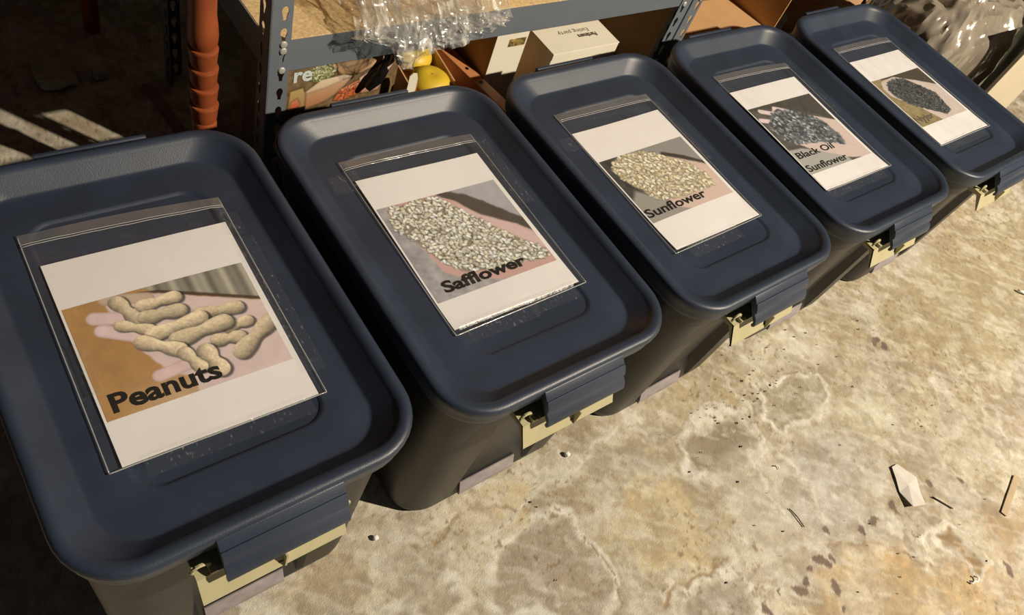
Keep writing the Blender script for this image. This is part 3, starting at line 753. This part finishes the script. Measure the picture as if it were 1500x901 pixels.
# ------------------------------------------------------------------ cartons under the deck
# printed carton with wooden scoops
def scoops_carton():
    x0, x1, y0, zt = -.062, .160, .445, .352
    root = thing('picture_carton', 'carton with a photo of wooden scoops of spices, under the deck beside the left post', 'box', ((x0 + x1) / 2, y0 + .08, 0))
    h = (x1 - x0) / 2
    m = MB(); m.box(-h, h, -.08, .08, 0, zt); m.build('body', material('brown_print', PH(120, 90, 62), .5), root, bevel=.0015)
    nu, nv = 170, 130
    U, V = np.meshgrid(np.linspace(0, 232, nu + 1), np.linspace(0, 170, nv + 1))   # mm, v down from the top
    img = np.zeros(U.shape + (3,)) + np.array([128, 100, 64.])
    img *= (1 + .5 * (fbm(U / 6, V / 6, 71) - .5))[..., None]
    global GW, GH
    def blob(img, pts, col, hi, ax=(0, 1), w=2):
        d = poly_sdf(U, V, pts); m_ = 1 - sstep(d, -w, w)
        ys = [p[1] for p in pts]; t = np.clip((V - min(ys)) / (max(ys) - min(ys)), 0, 1)
        c = np.array(hi) * (1 - t)[..., None] + np.array(col) * t[..., None]
        img = img * (1 - .22 * (1 - sstep(d - 1, 0, 4)))[..., None]
        return img + (c - img) * m_[..., None]
    g = [(52, 8), (86, 6), (96, 22), (92, 40), (64, 50), (48, 42)]
    img = blob(img, g, (150, 140, 84), (196, 188, 128))
    GWs, GHs = GW, GH
    GW, GH = nu, nv
    img = seeds(img, U, V, g, 90, 5, 2, [(190, 182, 120), (160, 150, 90), (212, 204, 150)], 12)
    img = blob(img, [(88, 18), (120, 2), (190, -20), (210, 0), (188, 30), (150, 44), (112, 42)], (196, 146, 96), (238, 202, 150))
    img = blob(img, [(108, 18), (140, 6), (176, 2), (190, 8), (150, 22), (118, 26)], (226, 180, 128), (196, 142, 92), w=3)
    img = blob(img, [(40, 66), (70, 46), (116, 42), (134, 48), (110, 78), (84, 94), (40, 100)], (190, 140, 92), (242, 208, 164))
    img = blob(img, [(40, 72), (80, 66), (126, 52), (104, 80), (70, 98), (42, 104)], (176, 116, 70), (214, 164, 114), w=5)
    img = blob(img, [(112, 74), (150, 60), (168, 66), (166, 88), (120, 100), (100, 96)], (196, 92, 44), (226, 136, 84))
    img = seeds(img, U, V, [(112, 78), (160, 66), (160, 90), (110, 98)], 50, 5, 2.5, [(214, 104, 60), (232, 150, 110), (180, 80, 40)], 14)
    img = blob(img, [(150, 56), (190, 34), (222, 32), (206, 58), (196, 90), (160, 92)], (190, 130, 96), (240, 208, 178))
    img = blob(img, [(10, 60), (34, 56), (40, 70), (40, 104), (8, 108)], (170, 124, 74), (196, 160, 96))
    img = blob(img, [(14, 84), (24, 78), (30, 90), (22, 104), (12, 102)], (190, 84, 44), (222, 132, 90))
    GW, GH = GWs, GHs
    m = MB(); m.grid(nu, nv, lambda a, b: (-h + .0008 + a * (2 * h - .0016), -.0806, zt - .001 - b * .170))
    p = m.build('printed_panel', attr_material('carton_print', .4, 0, spec=.4), root, fix=False)
    paint(p.data, np.clip(img, 0, 255).reshape(-1, 3))
    q = text_mesh('lettering', 're', 0, 1, 0, 1, 0, material('pale_print', PH(214, 214, 190), .5), root, .03)
    for v in q.data.vertices:
        v.co = (-h + .014 + v.co.x * .034, -.0815, zt - .041 + v.co.y * .031)
scoops_carton()

# open carton with two yellow balls
yc = thing('shallow_carton', 'narrow open carton holding yellow balls, behind the Safflower tote', 'box', (.246, .485, 0), math.radians(-8))
m = MB()
hx, hy, h, t = .050, .085, .262, .003
m.box(-hx, hx, -hy, hy, 0, h - .036)
m.box(-hx, -hx + t, -hy, hy, h - .036, h); m.box(hx - t, hx, -hy, hy, h - .036, h)
m.box(-hx + t, hx - t, -hy, -hy + t, h - .036, h); m.box(-hx + t, hx - t, hy - t, hy, h - .036, h)
m.build('body', M_kraft, yc)
m = MB(); m.box(-hx - .009, -hx - .0005, -.084, -.072, h - .12, h + .03)
m.build('corner_strip', M_redwood, yc)
for k, (dx, dy) in enumerate(((.003, -.041), (-.002, .041))):
    m = MB(); rings = []
    for i in range(13):
        a = -math.pi / 2 + math.pi * i / 12
        rings.append([(.0405 * math.cos(a) * math.cos(g * math.pi / 12), .0405 * math.cos(a) * math.sin(g * math.pi / 12), .0405 * math.sin(a) * (.62 if a > 0 else .66) - (.006 * math.exp(-((i - 12) / 1.2) ** 2))) for g in range(24)])
    m.loft(rings, True, True, True)
    b = m.build('yellow_ball', M_yellow, None, smooth=True)
    c, s = math.cos(math.radians(-8)), math.sin(math.radians(-8))
    b.location = (.246 + dx * c - dy * s, .485 + dx * s + dy * c, h - .036 + .0268)
    tag(b, ('nearer' if k == 0 else 'farther') + ' of two yellow balls in the open carton', 'ball', 'yellow balls in the carton')
    m = MB(); m.tube([(0, 0, .017), (0, 0, .0205)], .002, 8); m.build('stem_dot', M_redwood, b)
# white tag leaning at the carton's front corner
m = MB(); pts = [(-.009, -.022), (.006, -.024), (.010, -.016), (.010, .012), (.006, .024), (-.002, .026), (-.009, .020)]
m.prism([(p[0], p[1]) for p in pts], -.0006, .0006, 'y')
wt = m.build('white_tag', M_whitecard); wt.location = (.166, .402, .297)
tag(wt, 'small rounded white tag between the scoops carton and the yellow balls', 'tag')

# copper coloured bar with nail holes
m = MB()
bar = thing('wooden_bar', 'copper brown wooden bar with nail holes, leaning beside the white cartons', 'wood', (.345, .45, 0))
m.prism([(-.12, .0), (.10, .0), (.10, .262), (-.12, .240)], -.013, .013)
ob = m.build('bar', M_redwood, bar, bevel=.002); ob.rotation_euler = (0, 0, math.radians(14))
for yy in (-.03, .012, .06):
    m = MB(); m.tube([(0, yy, .2515 + yy * .085 - .001), (0, yy, .2520 + yy * .085 + .0008)], .004, 10)
    q = m.build('nail_hole', M_black, bar); q.rotation_euler = (0, 0, math.radians(14))

# narrow white carton and the wide white carton
nc = thing('narrow_carton', 'narrow upright white carton with a small brown label, under the deck', 'box', (.408, .56, 0))
m = MB(); m.box(-.041, .041, -.128, .12, 0, .358); m.build('body', M_kraft, nc, bevel=.001)
m = MB(); m.box(-.0405, .0405, -.1292, -.128, .0, .357); m.build('white_front', M_whitecard, nc, bevel=.0004)
m = MB(); m.box(-.006, .036, -.1300, -.1292, .318, .336); m.build('label', material('label_print', PH(150, 120, 60), .6, var=.95, vscale=150), nc)
wc = thing('white_carton', 'white carton with upside-down lettering on its top, behind the Sunflower tote', 'box', (.607, .535, 0))
hx, hy, h = .096, .130, .302
m = MB(); m.box(-hx, hx, -hy, hy, 0, h - .003); m.build('body', M_whitecard, wc, bevel=.0015)
m = MB(); m.box(-hx, hx, -hy - .0012, hy, h - .0028, h - .0008)
m.box(-hx, hx - .006, -hy - .0014, -hy - .0002, h - .016, h - .002)
m.build('lid_flap', M_whitecard, wc, bevel=.0006)
def up_text(body, x0, x1, y0, y1, mat, bold):
    q = text_mesh('lettering', body, 0, 1, 0, 1, 0, mat, wc, bold)
    for v in q.data.vertices:        # read from the far side
        v.co = (x1 - v.co.x * (x1 - x0), y1 - v.co.y * (y1 - y0), h - .0005)
up_text('Partimers', .004, .058, -.098, -.086, M_inkgrey, .05)
up_text('Eating party', -.040, .046, -.081, -.069, M_inkgrey, .0)
for body, yy0, yy1, zz, s in (('22 Mm', .08, -.04, .20, .022),):
    q = text_mesh('lettering', body, 0, 1, 0, 1, 0, M_ink, wc, .01)
    for v in q.data.vertices: v.co = (-hx - .0006, yy0 + v.co.x * (yy1 - yy0), zz + v.co.y * s)

# open kraft carton lying on its side on a plain one
oc = thing('open_carton', 'open kraft carton on its side right of the shelf post, mouth towards the totes', 'box', (1.27, .66, .16), math.radians(4))
m = MB(); m.box(-.21, .17, -.20, .16, 0, .004); m.build('bottom_panel', M_kraft, oc)
m = MB(); m.box(.166, .17, -.20, .16, .004, .20); m.build('side_panel', M_kraft, oc)
m = MB(); m.box(-.21, -.206, -.10, .16, .004, .20); m.build('side_panel', M_kraft, oc)
m = MB(); m.box(-.206, .166, .0, .004, .004, .20); m.build('back_panel', M_kraft, oc)
carton('plain_carton', 'plain kraft carton carrying the open one, behind the Black Oil Sunflower tote', 1.08, 1.44, .47, .82, 0, .1595, M_kraft)

# rubble and paper bag beyond
def rock(name, label, cat, loc, sx, sy, sz, mat, seed, rough=.25, n=10, kind=None):
    m = MB(); rings = []
    for i in range(n + 1):
        a = -math.pi / 2 + math.pi * i / n; ring = []
        for g in range(2 * n):
            b = 2 * math.pi * g / (2 * n)
            d = Vector((math.cos(a) * math.cos(b), math.cos(a) * math.sin(b), math.sin(a)))
            f = 1 + rough * noise.noise(d * 1.6 + Vector((seed, 0, 0)))
            d = Vector((math.copysign(abs(d.x) ** .6, d.x), math.copysign(abs(d.y) ** .6, d.y), math.copysign(abs(d.z) ** .6, d.z)))
            ring.append((d.x * sx * f, d.y * sy * f, d.z * sz * f + sz * .97))
        rings.append(ring)
    m.loft(rings, True, True, True)
    o = m.build(name, mat, None, angle=35); o.location = loc
    return tag(o, label, cat)
rock('concrete_block', 'grey concrete lump beyond the open carton', 'stone', (1.60, .60, 0), .06, .07, .075, M_stone, 2)
rock('concrete_block', 'small dusty stone lying before the grey concrete lump', 'stone', (1.55, .49, 0), .035, .03, .03, M_stone, 5)
rock('paper_bag', 'crumpled brown paper bag behind the Nyjer tote', 'paper bag', (1.93, .62, 0), .16, .12, .10, material('brown_paper', PH(196, 146, 96), .8, var=.2, vscale=14), 9, .5, 16)
rock('dark_bundle', 'dark maroon bundle on top of the brown paper bag', 'cloth', (2.0, .72, .225), .11, .06, .05, material('maroon_cloth', (.05, .015, .015), .8), 4, .4, 14)

# ------------------------------------------------------------------ plastic bags at the right
def sack(name, label, loc, sx, sy, sz, mat, seed, ridge, fold, n=90, lean=0.0):
    m = MB(); rings = []
    for i in range(n + 1):
        a = -math.pi / 2 + math.pi * i / n; ring = []
        for g in range(2 * n):
            b = 2 * math.pi * g / (2 * n)
            d = Vector((math.cos(a) * math.cos(b), math.cos(a) * math.sin(b), math.sin(a)))
            f = 1 + .16 * noise.noise(d * 1.5 + Vector((seed, 1, 2)))
            r1 = 1 - abs(noise.noise(Vector((d.x * fold, d.y * fold, d.z * fold * .35)) + Vector((seed, 5, 0)))) * 2
            r2 = 1 - abs(noise.noise(Vector((d.x * fold * 2.6, d.y * fold * 2.6, d.z * fold * 1.2)) + Vector((seed, 9, 3)))) * 2
            f += ridge * (.7 * r1 + .35 * r2)
            e = Vector((math.copysign(abs(d.x) ** .8, d.x), math.copysign(abs(d.y) ** .8, d.y), math.copysign(abs(d.z) ** .75, d.z)))
            z = max(0, e.z * sz * f + sz * .95)
            ring.append((e.x * sx * f + lean * z, e.y * sy * f, z))
        rings.append(ring)
    m.loft(rings, True, True, True)
    o = m.build(name, mat, None, angle=28); o.location = loc
    return tag(o, label, 'plastic bag')
sack('grey_sack', 'crinkled smoky grey plastic sack behind the Nyjer tote', (1.73, .185, 0), .215, .165, .26, M_greyfilm, 3, .075, 3.6)
sack('black_sack', 'black plastic sack at the right, beside the beige carton', (2.27, .17, 0), .23, .16, .31, M_blackbag, 8, .06, 2.2)
bc = carton('beige_carton', 'plain beige carton at the right edge, beside the black sack', 1.665, 1.99, -.05, -.040, 0, .52, M_cardtan)

# ------------------------------------------------------------------ clear bag hanging over the beam
def drape():
    root = thing('crumpled_bag', 'crumpled clear plastic bag hanging over the steel beam', 'plastic bag', (.19, .44, ZT))
    bot = [(.02, .44), (.05, .43), (.08, .415), (.10, .372), (.125, .368), (.145, .385), (.165, .402), (.205, .396), (.25, .411), (.29, .424), (.32, .436)]
    def bz(x):
        for (a, b), (c, d) in zip(bot, bot[1:]):
            if x <= c: return b + (d - b) * max(0, (x - a)) / (c - a)
        return bot[-1][1]
    def fn(layer):
        def f(a, b):
            x = .02 + .30 * a; bx = bz(x)
            # path: from the deck, over the edge, down the front of the beam
            top = ZT + .004 + .03 * layer
            if b < .6:
                t = b / .6; y = .56 - (.56 - .405) * t; z = top + .045 * math.sin(math.pi * t) * (.4 + .6 * math.sin(a * 9 + layer))
            else:
                t = (b - .6) / .4; y = .405 - .018 * math.sin(t * math.pi * .5) - .012 * layer; z = top + (bx - top) * t
            fan = (x - .115) * (1 + .5 * (1 - b))
            q = Vector((fan * 34, b * 3.2 + fan * 6, layer * 7.3))
            r = (1 - 2 * abs(noise.noise(q))) * .016 + (1 - 2 * abs(noise.noise(Vector((fan * 80, b * 9 - fan * 20, layer * 3 + 4))))) * .006 + noise.noise(Vector((x * 60, b * 26, layer))) * .003
            sp = .35 + .65 * min(1, b * 1.6)
            px = x + noise.noise(q + Vector((9, 0, 0))) * .014
            py = y - abs(r) * .9 * sp - .004
            pz = z + (max(r, -.004) * 1.1 if b < .6 else r * .35)
            if b < .6: pz = max(pz, ZT + .002)
            return (px - .19, min(py, .404) - .44 if b >= .6 else py - .44, pz - ZT)
        return f
    for L in (0, 1):
        m = MB(); m.grid(110, 90, fn(L)); m.build('film', M_cling, root, angle=24, fix=False)
drape()
# black strap dangling under the bag
st = thing('black_strap', 'shiny black strap dangling below the clear bag in front of the scoops carton', 'strap', (.118, .429, .276))
m = MB()
pts = [(.058, .030), (.040, .062), (.026, .080), (.006, .088), (-.002, .072), (.008, .058), (.004, .040), (-.014, .016), (-.030, -.002)]
rad = [.007, .008, .008, .007, .007, .006, .006, .008, .007]
P3 = [(x * .5 + .004, .004 * math.sin(i * 1.3), z * .72 + .030) for i, (x, z) in enumerate(pts)]
m.tube(P3, rad, 10); m.build('loop', M_black, st, smooth=True)
m = MB(); m.tube([(.004, -.002, .046), (-.010, 0, .026), (-.026, .002, .004)], [.006, .012, .007], 10)
m.build('tail', M_black, st, angle=40)

# ------------------------------------------------------------------ left: turned leg, bench, stone, stick
tb = thing('wooden_table', 'old orange-brown table with a ring-turned leg, left of the steel shelving', 'table', (-.619, .75, 0))
def leg(x, y):
    prof = [(0, .016), (.06, .0175), (.20, .0185), (.255, .0195), (.262, .0190)]
    z = .263
    for k in range(4):
        prof += [(z + .001, .0180), (z + .006, .0196), (z + .018, .0208), (z + .029, .0220), (z + .0325, .0226), (z + .0342, .0218), (z + .0350, .0175)]
        z += .036
    prof += [(z + .001, .0185), (z + .008, .0212), (z + .022, .0224), (z + .040, .0215), (z + .056, .0198), (z + .09, .0202), (z + .16, .0205), (.62, .022), (.66, .022)]
    m = MB(); m.loft([[(x + r * math.cos(g * math.pi / 14), y + r * math.sin(g * math.pi / 14), zz) for g in range(28)] for zz, r in prof], True, True, True)
    m.build('leg', M_wood, tb, angle=40)
for lx, ly in ((.421, -.30), (-.421, -.30), (.421, .30), (-.421, .30)): leg(lx, ly)
m = MB(); m.box(-.47, .47, -.36, .36, .74, .765); m.build('top', M_wood, tb, bevel=.004)
m = MB(); m.box(-.43, .43, -.33, -.31, .66, .74); m.box(-.43, .43, .31, .33, .66, .74); m.box(-.43, -.41, -.31, .31, .66, .74); m.box(.41, .43, -.31, .31, .66, .74)
m.build('apron', M_wood, tb)
rock('flat_stone', 'pale flat stone on the dark floor under the table', 'stone', (-.318, .905, 0), .036, .032, .012, M_stone, 1, .3)
rock('small_stone', 'small dark stone under the table, right of the pale flat stone', 'stone', (-.235, .90, 0), .014, .014, .010, M_stone, 6, .3)
m = MB(); m.box(-.010, .010, -.085, .085, 0, .006)
sk = m.build('wooden_stick', M_barewood, None, bevel=.001); sk.location = (-.152, .765, .0); sk.rotation_euler = (0, 0, math.radians(5))
tag(sk, 'flat bare wooden stick leaning behind the Peanuts tote, left of the turned leg', 'stick')

# ------------------------------------------------------------------ litter on the floor
m = MB()
outl = [(.788, -.62), (.808, -.622), (.822, -.664), (.802, -.69), (.78, -.712), (.748, -.70), (.757, -.665), (.775, -.64)]
cx, cy = .785, -.665
top = [(x - cx, y - cy, .002 + .010 * max(0, noise.noise((x * 60, y * 60, 1))) + (.008 if i in (4, 5) else 0)) for i, (x, y) in enumerate(outl)]
m.v = top + [(0, 0, .007)] + [(p[0], p[1], p[2] - .0008) for p in top] + [(0, 0, .0062)]
n = len(outl)
for i in range(n):
    j = (i + 1) % n
    m.f += [(i, j, n), (n + 1 + j, n + 1 + i, 2 * n + 1), (i, n + 1 + i, n + 1 + j, j)]
pp = m.build('paper_scrap', material('dusty_paper', PH(212, 194, 168), .8, var=.08, vscale=40)); pp.location = (cx, cy, 0)
tag(pp, 'torn pale paper scrap lying on the stained floor', 'paper')
def twig(name, label, pts, r, mat, cat='twig', grp=None):
    c = Vector((pts[0][0], pts[0][1], 0))
    m = MB(); m.tube([(x - c.x, y - c.y, z + r * .8) for x, y, z in pts], r, 6)
    o = m.build(name, mat, None, smooth=True); o.location = c
    return tag(o, label, cat, grp)
M_twig = material('dark_twig', (.05, .035, .025), .7)
twig('twig', 'thin dark curved twig on the floor left of the paper scrap', [(.4965, -.564, 0), (.4985, -.574, .000), (.4985, -.585, .001), (.497, -.605, 0)], .0011, M_twig)
twig('twig', 'short straight twig on the floor right of the paper scrap', [(.822, -.711, 0), (.832, -.728, .000), (.845, -.752, 0)], .0013, M_twig)
M_shav = material('white_shaving', PH(240, 226, 200), .6)
twig('wood_shaving', 'tiny white curl on the floor above the dark curved twig', [(.536, -.486, 0), (.541, -.489, .003), (.544, -.493, .001), (.541, -.497, .0)], .0012, M_shav, 'shaving')
twig('wood_shaving', 'white curled shaving near the bottom edge of the floor', [(.756, -.860, 0), (.760, -.866, .004), (.754, -.871, .002), (.747, -.866, .003), (.741, -.868, .001), (.738, -.862, 0)], .0018, M_shav, 'shaving')
twig('wood_shaving', 'white shaving at the far right of the floor', [(1.640, -.478, 0), (1.645, -.489, .004), (1.658, -.500, .0)], .004, M_shav, 'shaving')
m = MB(); m.box(-.007, .007, -.062, .062, 0, .0022)
sl = m.build('wood_splinter', material('tan_wood', PH(182, 152, 110), .8, var=.1), None, bevel=.001); sl.location = (1.012, -.808, 0); sl.rotation_euler = (0, 0, math.radians(-75))
tag(sl, 'flat tan wood splinter at the right edge of the floor', 'wood')
rock('pale_seed', 'round pale seed on the floor below the handle of the Safflower tote', 'seed', (.161, -.268, 0), .0045, .0045, .004, M_shav, 3, .1, 8)
rock('pale_seed', 'round pale seed on the floor between the two nearest totes', 'seed', (-.215, -.235, 0), .004, .004, .0035, M_shav, 4, .1, 8)
# scattered hulls, too small to count
m = MB(); rg = np.random.default_rng(5)
spots = list(zip(rg.normal(.66, .15, 60), rg.normal(-.33, .05, 60))) + list(zip(rg.uniform(.0, 1.2, 45), rg.uniform(-.9, -.28, 45)))
for x, y in spots:
    a = rg.uniform(0, math.pi); l = rg.uniform(.0012, .0032); wd = l * rg.uniform(.35, .6)
    ca, sa = math.cos(a), math.sin(a)
    ring = lambda f, z: [(x + f * (l * ca * math.cos(g) - wd * sa * math.sin(g)), y + f * (l * sa * math.cos(g) + wd * ca * math.sin(g)), z) for g in [k * math.pi / 3 for k in range(6)]]
    m.loft([ring(1, .0), ring(.85, wd * .8), ring(.3, wd * 1.1)], True, False, True)
hl = m.build('seed_hulls', material('dark_hull', (.03, .022, .016), .6)); hl['kind'] = 'stuff'
tag(hl, 'tiny dark seed hulls scattered over the floor in front of the totes', 'seeds')
